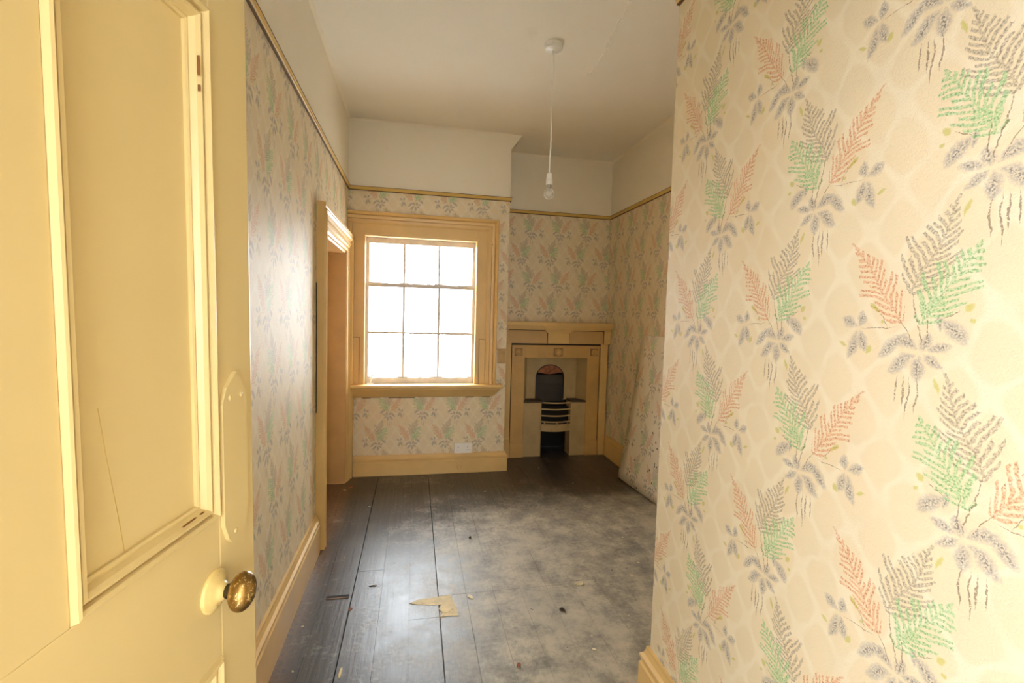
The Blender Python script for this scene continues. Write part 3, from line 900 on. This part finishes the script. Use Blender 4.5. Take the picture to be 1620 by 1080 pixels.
# chips knocked out of the panel moulding
for (xx, zz, w, h) in ((0.6045, 1.655, 0.0004, 0.012), (0.6050, 1.628, 0.0004, 0.004), (0.6215, 1.330, 0.0003, 0.007), (0.6215, 1.235, 0.0003, 0.005)):
    mb = MB(); mb.prism([(xx - w, -0.0005, zz - h * 0.6), (xx + w, -0.0005, zz - h), (xx + w * 1.4, -0.0005, zz + h * 0.3), (xx, -0.0005, zz + h)], (0, -0.0035, 0)); D(mb, 'paint_chip', CHIPB, 'brown chip knocked out of the moulding')
for (xx, zz, w, h) in ((0.565, 1.0790, 0.013, 0.0005), (0.590, 1.0795, 0.004, 0.0004)):
    mb = MB(); mb.prism([(xx - w, -0.0003, zz - h), (xx + w * 0.6, -0.0003, zz - h * 0.4), (xx + w, -0.0003, zz + h), (xx - w * 0.3, -0.0003, zz + h * 0.8)], (0, -0.003, 0)); D(mb, 'paint_chip', CHIPB, 'brown chip knocked out of the moulding')
# finger plate, painted over
c0, hw = 0.663, 0.030
mb = MB()
out = [(c0 - hw, 1.040), (c0 - hw, 1.215), (c0 - 0.020, 1.238), (c0 - 0.006, 1.249), (c0 + 0.004, 1.258), (c0 + 0.016, 1.246), (c0 + hw, 1.222),
       (c0 + hw, 1.040), (c0 + 0.020, 1.016), (c0 + 0.008, 1.008), (c0 - 0.012, 1.008), (c0 - 0.020, 1.016)]
mb.prism([(x, 0, z) for x, z in out], (0, -0.006, 0))
mb.bevel(0.002, 2)
fp = D(mb, 'finger_plate', DOORP, 'finger plate painted over in the door colour')
mb = MB()
for (x, z) in ((c0 - 0.012, 1.222), (c0 + 0.016, 1.222), (c0 - 0.004, 1.022)):
    mb.lathe([(0, 0.0075), (0.003, 0.0072), (0.0045, 0.0055), (0.0045, 0.0)], 12, Matrix.Translation((x, 0, z)) @ Matrix.Rotation(math.pi / 2, 4, 'X'))
mb.build('screw', DOORP, fp)
# knob
KM = Matrix.Translation((0.613, 0, 0.957)) @ Matrix.Rotation(math.pi / 2, 4, 'X')
mb = MB(); mb.lathe([(0.029, 0), (0.029, 0.003), (0.027, 0.005), (0.024, 0.0055), (0.022, 0.008), (0.016, 0.0095), (0.012, 0.014), (0.0105, 0.018), (0, 0.018)], 36, KM)
kn = D(mb, 'knob_rose', simple('painted_rose', srgb(226, 200, 132), 0.3, var=0.08, scale=30, dirt=srgb(120, 84, 44), dirt_amt=0.4), 'round door rose smeared with cream paint')
mb = MB(); mb.lathe([(0.0095, 0.013), (0.0085, 0.017), (0.0105, 0.022), (0.011, 0.026)], 28, KM); mb.build('neck', simple('dark_bronze_neck', srgb(84, 74, 52), 0.35, metal=0.8), kn)
mb = MB()
pr = [(0.0, 0.0)] + [(0.021 * math.sin(math.pi * k / 16), 0.0175 - 0.0175 * math.cos(math.pi * k / 16)) for k in range(1, 16)] + [(0.0, 0.035)]
mb.lathe(pr, 36, KM @ Matrix.Translation((0, 0, 0.022)) @ Matrix.Rotation(math.radians(-25), 4, 'Z') @ Matrix.Diagonal((0.9, 1.25, 1.0, 1)))
mb.build('knob', BRASS, kn, label='oval tarnished brass knob with flaking paint')
mb = MB()
for z in (0.25, 1.6):
    mb.lathe([(0.006, 0), (0.006, 0.09)], 12, Matrix.Translation((-0.004, 0.004, z)))
D(mb, 'hinge', STEEL)

# doorframe around the camera's doorway
d3 = empty('door_3', (0.53, NY - 0.1, 0), 0, 'entrance doorway frame behind the camera', 'doorway', None, 'structure')
mb = MB(); mb.box(0.13, 0.142, NY - 0.2, NY - 0.0, 0, 1.9); mb.box(0.918, 0.93, NY - 0.2, NY - 0.0, 0, 1.9); mb.box(0.142, 0.918, NY - 0.2, NY - 0.0, 1.888, 1.9)
local(mb.build('frame_lining', TRIM, d3), d3)

# ------------------------------------------------------------------ fireplace in the recess
fp0 = empty('fireplace', (1.85, 4.30, 0), 0, 'painted cast-iron hob grate with cream wooden mantel in the recess', 'fireplace')
def F(mb, name, mat, label=None, parent=None):
    o = mb.build(name, mat, parent or fp0, label=label)
    if parent is None:
        local(o, fp0)
    return o


YF = 4.28
XL = BX + 0.002; XR = W - 0.004
# mantel shelf with moulded underside, breaking forward over the centre block
mb = MB()
mb.box(XL, XR, 4.185, L2, 1.252, 1.288, 0, 0.004)
mb.box(XL, XR, 4.205, L2, 1.232, 1.252, 0, 0.003)
mb.box(XL, XR, 4.225, L2, 1.214, 1.232, 0, 0.004)
mb.box(1.690, 2.015, 4.192, 4.24, 1.232, 1.2525, 0, 0.003)
mb.box(1.715, 1.990, 4.208, 4.24, 1.214, 1.2325, 0, 0.004)
F(mb, 'mantel_shelf', TRIM)
mb = MB(); mb.box(XL, XR - 0.012, 4.252, L2, 1.086, 1.214, 0, 0.003); fz = F(mb, 'frieze', REVEAL, 'orange-brown stained frieze board')
mb = MB(); mb.box(1.752, 1.962, 4.236, 4.253, 1.088, 1.190, 0, 0.002); mb.box(1.738, 1.976, 4.228, 4.253, 1.190, 1.205, 0, 0.003); mb.box(1.725, 1.988, 4.218, 4.253, 1.205, 1.2135, 0, 0.003)
F(mb, 'frieze_tablet', TRIM)
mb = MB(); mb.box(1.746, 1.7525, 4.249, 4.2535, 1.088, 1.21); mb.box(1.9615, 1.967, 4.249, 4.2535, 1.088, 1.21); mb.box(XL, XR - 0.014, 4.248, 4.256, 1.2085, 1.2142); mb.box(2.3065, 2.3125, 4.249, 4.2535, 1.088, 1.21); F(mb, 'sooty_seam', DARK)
for (xa, xb) in ((XL + 0.002, 1.372), (2.312, XR - 0.002)):
    mb = MB(); mb.box(xa, xb, 4.238, 4.253, 1.088, 1.196, 0, 0.002); mb.box(xa, xb, 4.228, 4.253, 1.196, 1.2135, 0, 0.003)
    F(mb, 'frieze_block', TRIM)
for (xa, xb) in ((XL, 1.412), (2.296, XR - 0.012)):
    mb = MB(); mb.box(xa, xb, 4.272, L2, 0.0, 1.086, 0, 0.004); mb.box(xa, xb, 4.262, 4.28, 0.0, 0.185, 0, 0.003)
    F(mb, 'pilaster', TRIM)
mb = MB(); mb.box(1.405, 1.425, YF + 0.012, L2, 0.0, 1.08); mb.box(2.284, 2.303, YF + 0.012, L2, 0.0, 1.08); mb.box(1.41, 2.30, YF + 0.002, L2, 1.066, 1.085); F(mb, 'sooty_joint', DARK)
# iron frame
mb = MB(); mb.box(1.420, 1.545, YF, L2 + 0.02, 0.0, 1.058, 0, 0.004); F(mb, 'iron_jamb', FIREP)
mb = MB(); mb.box(2.165, 2.288, YF, L2 + 0.02, 0.0, 1.058, 0, 0.004); F(mb, 'iron_jamb', FIREP)
mb = MB(); mb.box(1.545, 2.165, YF, L2 + 0.02, 0.950, 1.058, 0, 0.003); F(mb, 'iron_lintel', FIREP)
mb = MB(); mb.box(1.418, 2.290, YF - 0.012, YF + 0.02, 1.050, 1.070, 0, 0.003); F(mb, 'iron_cornice', FIREP)
mb = MB(); mb.box(1.416, 1.546, YF - 0.012, YF + 0.02, 0.0, 0.135, 0, 0.004); F(mb, 'iron_plinth', FIREP)
mb = MB(); mb.box(2.164, 2.291, YF - 0.012, YF + 0.02, 0.0, 0.150, 0, 0.004); F(mb, 'iron_plinth', FIREP)
RY = Matrix.Rotation(math.pi / 2, 4, 'X')
for (cx, cz) in ((1.482, 1.003), (2.228, 1.006)):
    mb = MB(); mb.box(cx - 0.036, cx + 0.036, YF - 0.014, YF + 0.01, cz - 0.036, cz + 0.036, 0, 0.003)
    sq = F(mb, 'corner_block', FIREG)
    mb = MB()
    mb.lathe([(0.030, 0.0), (0.030, 0.010), (0.026, 0.013), (0.022, 0.010), (0.020, 0.001), (0.015, 0.001), (0.013, 0.008), (0.008, 0.014), (0, 0.015)], 28,
             Matrix.Translation((cx, YF - 0.014, cz)) @ RY)
    mb.build('roundel', FIREP, sq)
cx, cz = 1.868, 1.005
mb = MB(); mb.box(cx - 0.044, cx + 0.044, YF - 0.016, YF + 0.01, cz - 0.040, cz + 0.040, 0, 0.008); pq = F(mb, 'centre_plaque', FIREG)
mb = MB(); mb.lathe([(0.032, 0), (0.030, 0.009), (0.024, 0.008), (0.020, 0.002), (0.010, 0.005), (0, 0.007)], 24, Matrix.Translation((cx, YF - 0.016, cz)) @ RY)
mb.build('roundel', FIREP, pq)
# splayed cheeks, back plate with an arched register, soffit
YBK = 4.43
mb = MB(); mb.prism([(2.165, YF + 0.01, 0.0), (2.108, YBK, 0.0), (2.124, YBK, 0.0), (2.18, YF + 0.01, 0.0)], (0, 0, 0.95)); F(mb, 'splayed_cheek', FIREB)
mb = MB(); mb.prism([(1.545, YF + 0.01, 0.0), (1.602, YBK, 0.0), (1.586, YBK, 0.0), (1.53, YF + 0.01, 0.0)], (0, 0, 0.95)); F(mb, 'splayed_cheek', FIREB)
mb = MB(); mb.box(1.53, 2.18, YF + 0.01, YBK + 0.02, 0.950, 0.962); F(mb, 'soffit', FIREB)
ACX, AR, AZ = 1.838, 0.142, 0.742                   # arch centre and radius
arc = [(ACX + AR * math.cos(math.pi * k / 20), AZ + 0.125 * math.sin(math.pi * k / 20)) for k in range(21)]   # right to left
mb = MB()
outl = [(2.112, 0.52), (2.112, 0.952), (1.598, 0.952), (1.598, 0.52), (ACX - AR, 0.52)] + arc[::-1] + [(ACX + AR, 0.52)]
mb.prism([(x, YBK, z) for x, z in outl], (0, 0.012, 0)); F(mb, 'back_plate', FIREB)
mb = MB()
sec = [(x, z) for x, z in arc]
n = len(sec)
mb.sweep([(x, YBK, z) for x, z in ([(ACX + AR, 0.53)] + sec + [(ACX - AR, 0.53)])], (0, -1, 0), [(-0.004, -0.002), (0.004, -0.002), (0.004, 0.004), (-0.004, 0.004)])
F(mb, 'arch_rim', IRON)
mb = MB()
lo = [(ACX - AR - 0.02, 0.50), (ACX + AR + 0.02, 0.50), (ACX + AR + 0.02, 0.765), (ACX - AR - 0.02, 0.765)]
mb.prism([(x, YBK + 0.030, z) for x, z in lo], (0, 0.01, 0)); reg = F(mb, 'register_flap', IRON, 'black iron flap under the arch')
for zz in (0.60, 0.67):
    mb = MB(); mb.box(ACX - AR, ACX + AR, YBK + 0.024, YBK + 0.032, zz, zz + 0.006, 0, 0.001); mb.build('flap_rib', IRON, reg)
mb = MB()
rq = random.Random(11)
for k in range(26):
    a = rq.uniform(-0.9, 0.9)
    top = 0.118 * math.sqrt(max(0, 1 - a * a))
    zz = AZ + rq.uniform(0.035 + 0.03 * a * a, max(0.04 + 0.03 * a * a, top - 0.006)); w, h = rq.uniform(0.012, 0.03), rq.uniform(0.006, 0.014)
    xx = ACX + AR * a * 0.92; yy = YBK + rq.uniform(0.012, 0.024)
    t = rq.uniform(-0.5, 0.5)
    mb.prism([(xx - w, yy, zz - h * 0.5 - t * w * 0.5), (xx + w, yy, zz - h * 0.5 + t * w * 0.5), (xx + w * 0.7, yy, zz + h + t * w * 0.3), (xx - w * 0.6, yy, zz + h * 0.8 - t * w * 0.3)], (0, 0.03, 0))
outl2 = [(ACX + AR * math.cos(q), AZ + 0.125 * math.sin(q)) for q in [math.pi * k / 16 for k in range(2, 15)]]
mb.prism([(x, YBK + 0.028, z) for x, z in outl2] + [(ACX, YBK + 0.028, AZ + 0.028)], (0, 0.01, 0))
mb.bevel(0.002, 1)
F(mb, 'rusted_brick_lip', RUST, 'rusty orange lip at the top of the arch')
# hobs
for (xa, xb) in ((1.546, 1.722), (2.012, 2.164)):
    mb = MB(); mb.box(xa, xb, YF + 0.004, YBK, 0.0, 0.520, 0, 0.003); hb = F(mb, 'hob_box', FIREB)
    mb = MB(); mb.box(xa, xb + (0.012 if xa < 1.8 else 0), YF - 0.004, YBK, 0.520, 0.536, 0, 0.003); mb.build('hob_plate', HOBTOP, hb)
# grate
GX0, GX1 = 1.724, 2.010


def bowed(z, rad, bow, mat_mi=0):
    pts = []
    for k in range(13):
        t = k / 12
        pts.append((GX0 + (GX1 - GX0) * t, YF + 0.004 - bow * math.sin(math.pi * t), z))
    return pts


for z in (0.520, 0.458, 0.396, 0.338):
    mb = MB()
    P = bowed(z, 0, 0.040)
    mb.sweep([Vector(p) for p in P], (0, 0, 1), [(-0.004, -0.006), (0.004, -0.006), (0.004, 0.006), (-0.004, 0.006)])
    F(mb, 'grate_bar', FIREB)
for t in (0.1, 0.5, 0.9):
    mb = MB(); x = GX0 + (GX1 - GX0) * t; yy = YF + 0.004 - 0.040 * math.sin(math.pi * t)
    mb.tube([(x, yy, 0.30), (x, yy, 0.338)], 0.007, 8); F(mb, 'grate_stud', FIREB)
mb = MB()
P = bowed(0.245, 0, 0.036)
mb.sweep([Vector(p) for p in P], (0, 0, 1), [(-0.004, 0.0), (0.004, 0.0), (0.004, 0.07), (-0.004, 0.07)])
F(mb, 'ash_apron', FIREB)
mb = MB(); mb.box(GX0, GX1, YF + 0.03, YBK + 0.03, 0.30, 0.315); F(mb, 'grate_floor', IRON)
mb = MB(); mb.box(GX0, GX1, YF + 0.055, YBK + 0.02, 0.315, 0.47, 0, 0.01); F(mb, 'fire_cheek', DARK)
mb = MB()                                            # dark firebox behind
mb.box(1.598, 2.112, 4.60, 4.615, 0.0, 0.97); mb.box(1.586, 1.598, YBK, 4.60, 0.0, 0.97); mb.box(2.112, 2.124, YBK, 4.60, 0.0, 0.97); mb.box(1.598, 2.112, YBK + 0.02, 4.60, 0.958, 0.97)
F(mb, 'firebox', DARK)

# ------------------------------------------------------------------ pendant
pd = empty('pendant_lamp', (1.257, 2.60, H), 0, 'bare clear bulb hanging on a white cord from a ceiling rose', 'lamp')
mb = MB(); mb.lathe([(0, -0.034), (0.010, -0.034), (0.014, -0.031), (0.040, -0.029), (0.047, -0.024), (0.050, -0.014), (0.051, 0.0)], 40)
for k in range(10):
    a = 2 * math.pi * k / 10
    mb.box(0.0485 * math.cos(a) - 0.003, 0.0485 * math.cos(a) + 0.003, 0.0485 * math.sin(a) - 0.003, 0.0485 * math.sin(a) + 0.003, -0.022, -0.004, 0, 0.001)
mb.build('ceiling_rose', PLASTIC, pd)
mb = MB()
mb.tube([(0.006 * math.sin(k * 0.55) * (1 - k / 20), 0.002 * math.cos(k), -0.03 - 0.68 * k / 20) for k in range(21)], 0.0042, 8)
mb.build('cord', PLASTIC, pd)
mb = MB(); mb.lathe([(0.004, -0.700), (0.010, -0.700), (0.015, -0.706), (0.0165, -0.730), (0.0165, -0.7315), (0.0145, -0.732), (0.0145, -0.735), (0.018, -0.7355), (0.0185, -0.762), (0.016, -0.765), (0, -0.765)], 28)
lh = mb.build('lamp_holder', PLASTIC, pd)
mb = MB(); mb.lathe([(0.0132, -0.765), (0.0132, -0.778), (0.011, -0.781)], 24); mb.build('bulb_cap', STEEL, pd)
mb = MB()
pb = [(0.011, -0.780), (0.0125, -0.788)]
for k in range(3, 17):
    a = math.pi * k / 16
    pb.append((0.030 * math.sin(a), -0.815 + 0.030 * math.cos(a)))
mb.lathe(pb, 28); bl = mb.build('bulb', BULB, pd)
mb = MB(); mb.tube([(0, 0, -0.781), (0, 0, -0.806)], 0.003, 6); mb.tube([(-0.008, 0, -0.818), (-0.004, 0, -0.808), (0.004, 0, -0.808), (0.008, 0, -0.818)], 0.0006, 5)
mb.build('filament', STEEL, bl)

# ------------------------------------------------------------------ socket and cable plate
so = empty('wall_socket', (0.940, L, 0.172), 0, 'white double power socket above the skirting under the window', 'socket')
mb = MB(); mb.box(-0.073, 0.073, -0.040, 0.0, 0.0, 0.086, 0, 0.003); mb.build('face_plate', PLASTIC, so)
for cx in (-0.040, 0.040):
    for (dx, dz, w, h) in ((0, 0.052, 0.004, 0.008), (-0.011, 0.028, 0.0065, 0.004), (0.011, 0.028, 0.0065, 0.004)):
        mb = MB(); mb.box(cx + dx - w / 2, cx + dx + w / 2, -0.0404, -0.038, dz - h / 2, dz + h / 2); mb.build('pin_slot', PINHOLE, so)
    mb = MB(); mb.box(cx * 0.42 - 0.006, cx * 0.42 + 0.006, -0.043, -0.039, 0.060, 0.074, 0, 0.001); mb.build('switch', PLASTIC, so)
cp = empty('cable_outlet', (0.918, L - 0.028, 0.052), 0, 'small round painted-over outlet plate on the skirting below the socket', 'outlet')
mb = MB(); mb.box(-0.024, 0.024, -0.005, 0.0, -0.026, 0.026, 0, 0.004); bp = mb.build('back_plate', TRIM, cp)
mb = MB(); mb.lathe([(0.019, 0), (0.019, 0.004), (0.016, 0.006), (0.006, 0.006), (0.005, 0.003), (0, 0.003)], 24, Matrix.Translation((0, -0.005, 0)) @ RY); mb.build('round_cap', TRIM, cp)

# ------------------------------------------------------------------ papered board leaning on the right wall
bm_ = MB()
NS, NT_ = 10, 14
def bpt(s, t):
    lo = Vector((2.228 + 0.062 * s, 3.64 - 1.15 * s, 0.002))
    hi = Vector((W - 0.016, 3.585 - 1.10 * s, 1.213))
    p = lo.lerp(hi, t)
    p.x += 0.020 * math.sin(math.pi * t) * (1 - 0.4 * s)
    p.y += 0.022 * math.sin(math.pi * t) * (1 - s)
    return p
grid = [[bpt(i / NS, j / NT_) for j in range(NT_ + 1)] for i in range(NS + 1)]
fr = [[bm_.bm.verts.new(p) for p in row] for row in grid]
bk = [[bm_.bm.verts.new(p + Vector((0.014, 0, 0.001))) for p in row] for row in grid]
for i in range(NS):
    for j in range(NT_):
        q = bm_.bm.faces.new((fr[i][j], fr[i + 1][j], fr[i + 1][j + 1], fr[i][j + 1])); q.smooth = True
        q = bm_.bm.faces.new((bk[i][j], bk[i][j + 1], bk[i + 1][j + 1], bk[i + 1][j])); q.material_index = 1; q.smooth = True
rim = [(i, 0) for i in range(NS)] + [(NS, j) for j in range(NT_)] + [(i, NT_) for i in range(NS, 0, -1)] + [(0, j) for j in range(NT_, 0, -1)]
for (a, c) in zip(rim, rim[1:] + rim[:1]):
    q = bm_.bm.faces.new((fr[a[0]][a[1]], fr[c[0]][c[1]], bk[c[0]][c[1]], bk[a[0]][a[1]])); q.material_index = 1
bo = bm_.build('papered_board', [PAPERB, CARD], None, paper_uv(3.33, 0.80, 1, -1), None, 'loose sheet of fern-papered board leaning against the right wall', 'board')
mb = MB()
rr = random.Random(3)
for k in range(34):
    s, t = rr.uniform(0.0, 0.6), abs(rr.gauss(0.12, 0.22))
    if t > 0.95:
        continue
    p = bpt(s, t) - Vector((0.0012, 0, 0)); w = rr.uniform(0.003, 0.008)
    mb.prism([(p.x, p.y - w, p.z), (p.x, p.y, p.z - w * 1.6), (p.x, p.y + w * 0.8, p.z + w * 0.3), (p.x, p.y, p.z + w * 1.3)], (0.0012, 0, 0))
o = mb.build('damp_spot', BROWNF, bo, kind='stuff')

# ------------------------------------------------------------------ flakes and scraps on the floor
def scrap(name, x, y, sz, mat, label, cat, group=None, n=7, h=0.003, asp=0.6, rot=None, z=0.001):
    rr = random.Random(int(x * 1000) * 7 + int(y * 1000))
    mb = MB()
    a0 = rr.uniform(0, 6.28) if rot is None else rot
    top = []
    for k in range(n):
        a = 2 * math.pi * k / n
        q = sz * rr.uniform(0.65, 1.1)
        px, py = q * math.cos(a), q * asp * math.sin(a)
        top.append((px * math.cos(a0) - py * math.sin(a0), px * math.sin(a0) + py * math.cos(a0)))
    lo = [mb.bm.verts.new((p[0], p[1], 0.0)) for p in top]
    hi = [mb.bm.verts.new((p[0] * 0.85, p[1] * 0.85, h * rr.uniform(0.6, 1.3))) for p in top]
    ap = mb.bm.verts.new((0, 0, h * 1.5))
    mb.bm.faces.new(lo[::-1])
    for k in range(n):
        j = (k + 1) % n
        mb.bm.faces.new((lo[k], lo[j], hi[j], hi[k])); mb.bm.faces.new((hi[k], hi[j], ap))
    o = mb.build(name, mat, None, None, None, label, cat, group)
    o.location = (x, y, z)
    return o


scrap('paper_scrap', 0.806, 2.160, 0.024, FLAKE, 'cream scrap of torn paper right of the bare torn patch', 'scrap', asp=0.5, rot=-1.0)
scrap('paper_scrap', 1.358, 2.178, 0.034, simple('crumpled_scrap', srgb(196, 186, 158), 0.8, var=0.3, scale=60), 'crumpled whitish scrap at the end of the cross joint', 'scrap', n=11, h=0.008, rot=0.2)
scrap('wood_chip', 1.210, 1.990, 0.014, BROWNF, 'small brown chip in the middle of the dusty floor', 'chip', h=0.008)
scrap('plaster_lump', 0.940, 1.690, 0.013, REDF, 'reddish crumb of plaster on the floor at bottom centre', 'crumb', h=0.007)
scrap('plaster_lump', 0.064, 3.690, 0.020, REDF, 'reddish-brown crumb by the foot of the window wall doorway', 'crumb', h=0.006)
scrap('wood_splinter', 0.345, 2.320, 0.022, BROWNF, 'thin dark splinter on the board left of centre', 'splinter', asp=0.22, h=0.003, rot=0.1)
scrap('wood_splinter', 0.262, 2.15, 0.018, REDF, 'rusty brown chip beside the open board joint', 'chip', asp=0.5, h=0.003)
scrap('wood_splinter', 0.275, 1.765, 0.036, BARE, 'pale splinter lifted along the open board joint', 'splinter', asp=0.25, h=0.004, rot=1.5)
scrap('dust_clump', 0.872, 2.745, 0.013, BROWNF, 'dark crumb on the bright part of the floor', 'crumb', h=0.007)
for (x, y, sz) in ((0.027, 3.64, 0.018), (0.077, 2.06, 0.008), (1.757, 2.323, 0.010), (1.664, 2.21, 0.009), (1.261, 1.724, 0.010), (1.28, 1.80, 0.006),
                   (1.497, 1.90, 0.006), (1.647, 2.812, 0.008), (1.798, 2.614, 0.010), (0.10, 1.80, 0.009), (0.885, 2.735, 0.008), (0.24, 3.30, 0.010),
                   (1.07, 3.47, 0.012), (1.30, 3.55, 0.008), (1.80, 3.55, 0.008), (1.15, 1.78, 0.006), (1.10, 2.85, 0.006), (0.56, 2.83, 0.007),
                   (1.20, 2.40, 0.006), (1.62, 3.95, 0.010), (1.87, 4.12, 0.008), (0.44, 2.52, 0.007), (0.17, 2.62, 0.006), (0.13, 2.47, 0.006)):
    scrap('paint_flake', x, y, sz, FLAKE, 'tiny pale paint flake lying on the dark floorboards', 'flake', 'paint flakes scattered on the floor', n=5, h=0.002)

# ------------------------------------------------------------------ outside the window
mb = MB(); mb.box(-30, 30, L + 0.6, 60, -3.3, -3.2)
mb.build('ground', GROUND, None, None, 'structure', 'pale yard ground below the window', 'ground')
nh = empty('neighbour_house', (-3.2, 17.0, -3.2), 0, 'neighbouring house with a sloping slate roof beyond the window', 'house')
mb = MB()
mb.prism([(-3.0, 0, 0), (2.2, 0, 0), (2.2, 0, 2.3), (-0.4, 0, 4.6), (-3.0, 0, 2.3)], (0, 5.0, 0)); mb.build('gable_wall', BRICKO, nh)
for s in (1, -1):
    mb = MB()
    mb.prism([(-0.4, -0.3, 4.62), (-0.4 + s * 3.0, -0.3, 2.0), (-0.4 + s * 3.0, -0.3, 2.18), (-0.4, -0.3, 4.82)], (0, 5.6, 0))
    mb.build('roof_slope', SLATE, nh)
mb = MB(); mb.box(-1.0, 0.0, -0.03, 0.02, 1.1, 2.2, 0, 0.02); mb.build('gable_window', PALEW, nh)
sh = empty('garden_shed', (-0.5, 13.5, -3.2), 0, 'teal shed with a pale roof in the yard beyond the window', 'shed')
mb = MB(); mb.box(-0.55, 0.55, -0.5, 0.9, 0, 3.05, 0, 0.02); mb.build('shed_wall', TEAL, sh)
mb = MB(); mb.prism([(-0.68, -0.65, 3.05), (0.68, -0.65, 3.05), (0.68, -0.65, 3.15), (0, -0.65, 3.45), (-0.68, -0.65, 3.15)], (0, 1.7, 0)); mb.build('shed_roof', PALEW, sh)
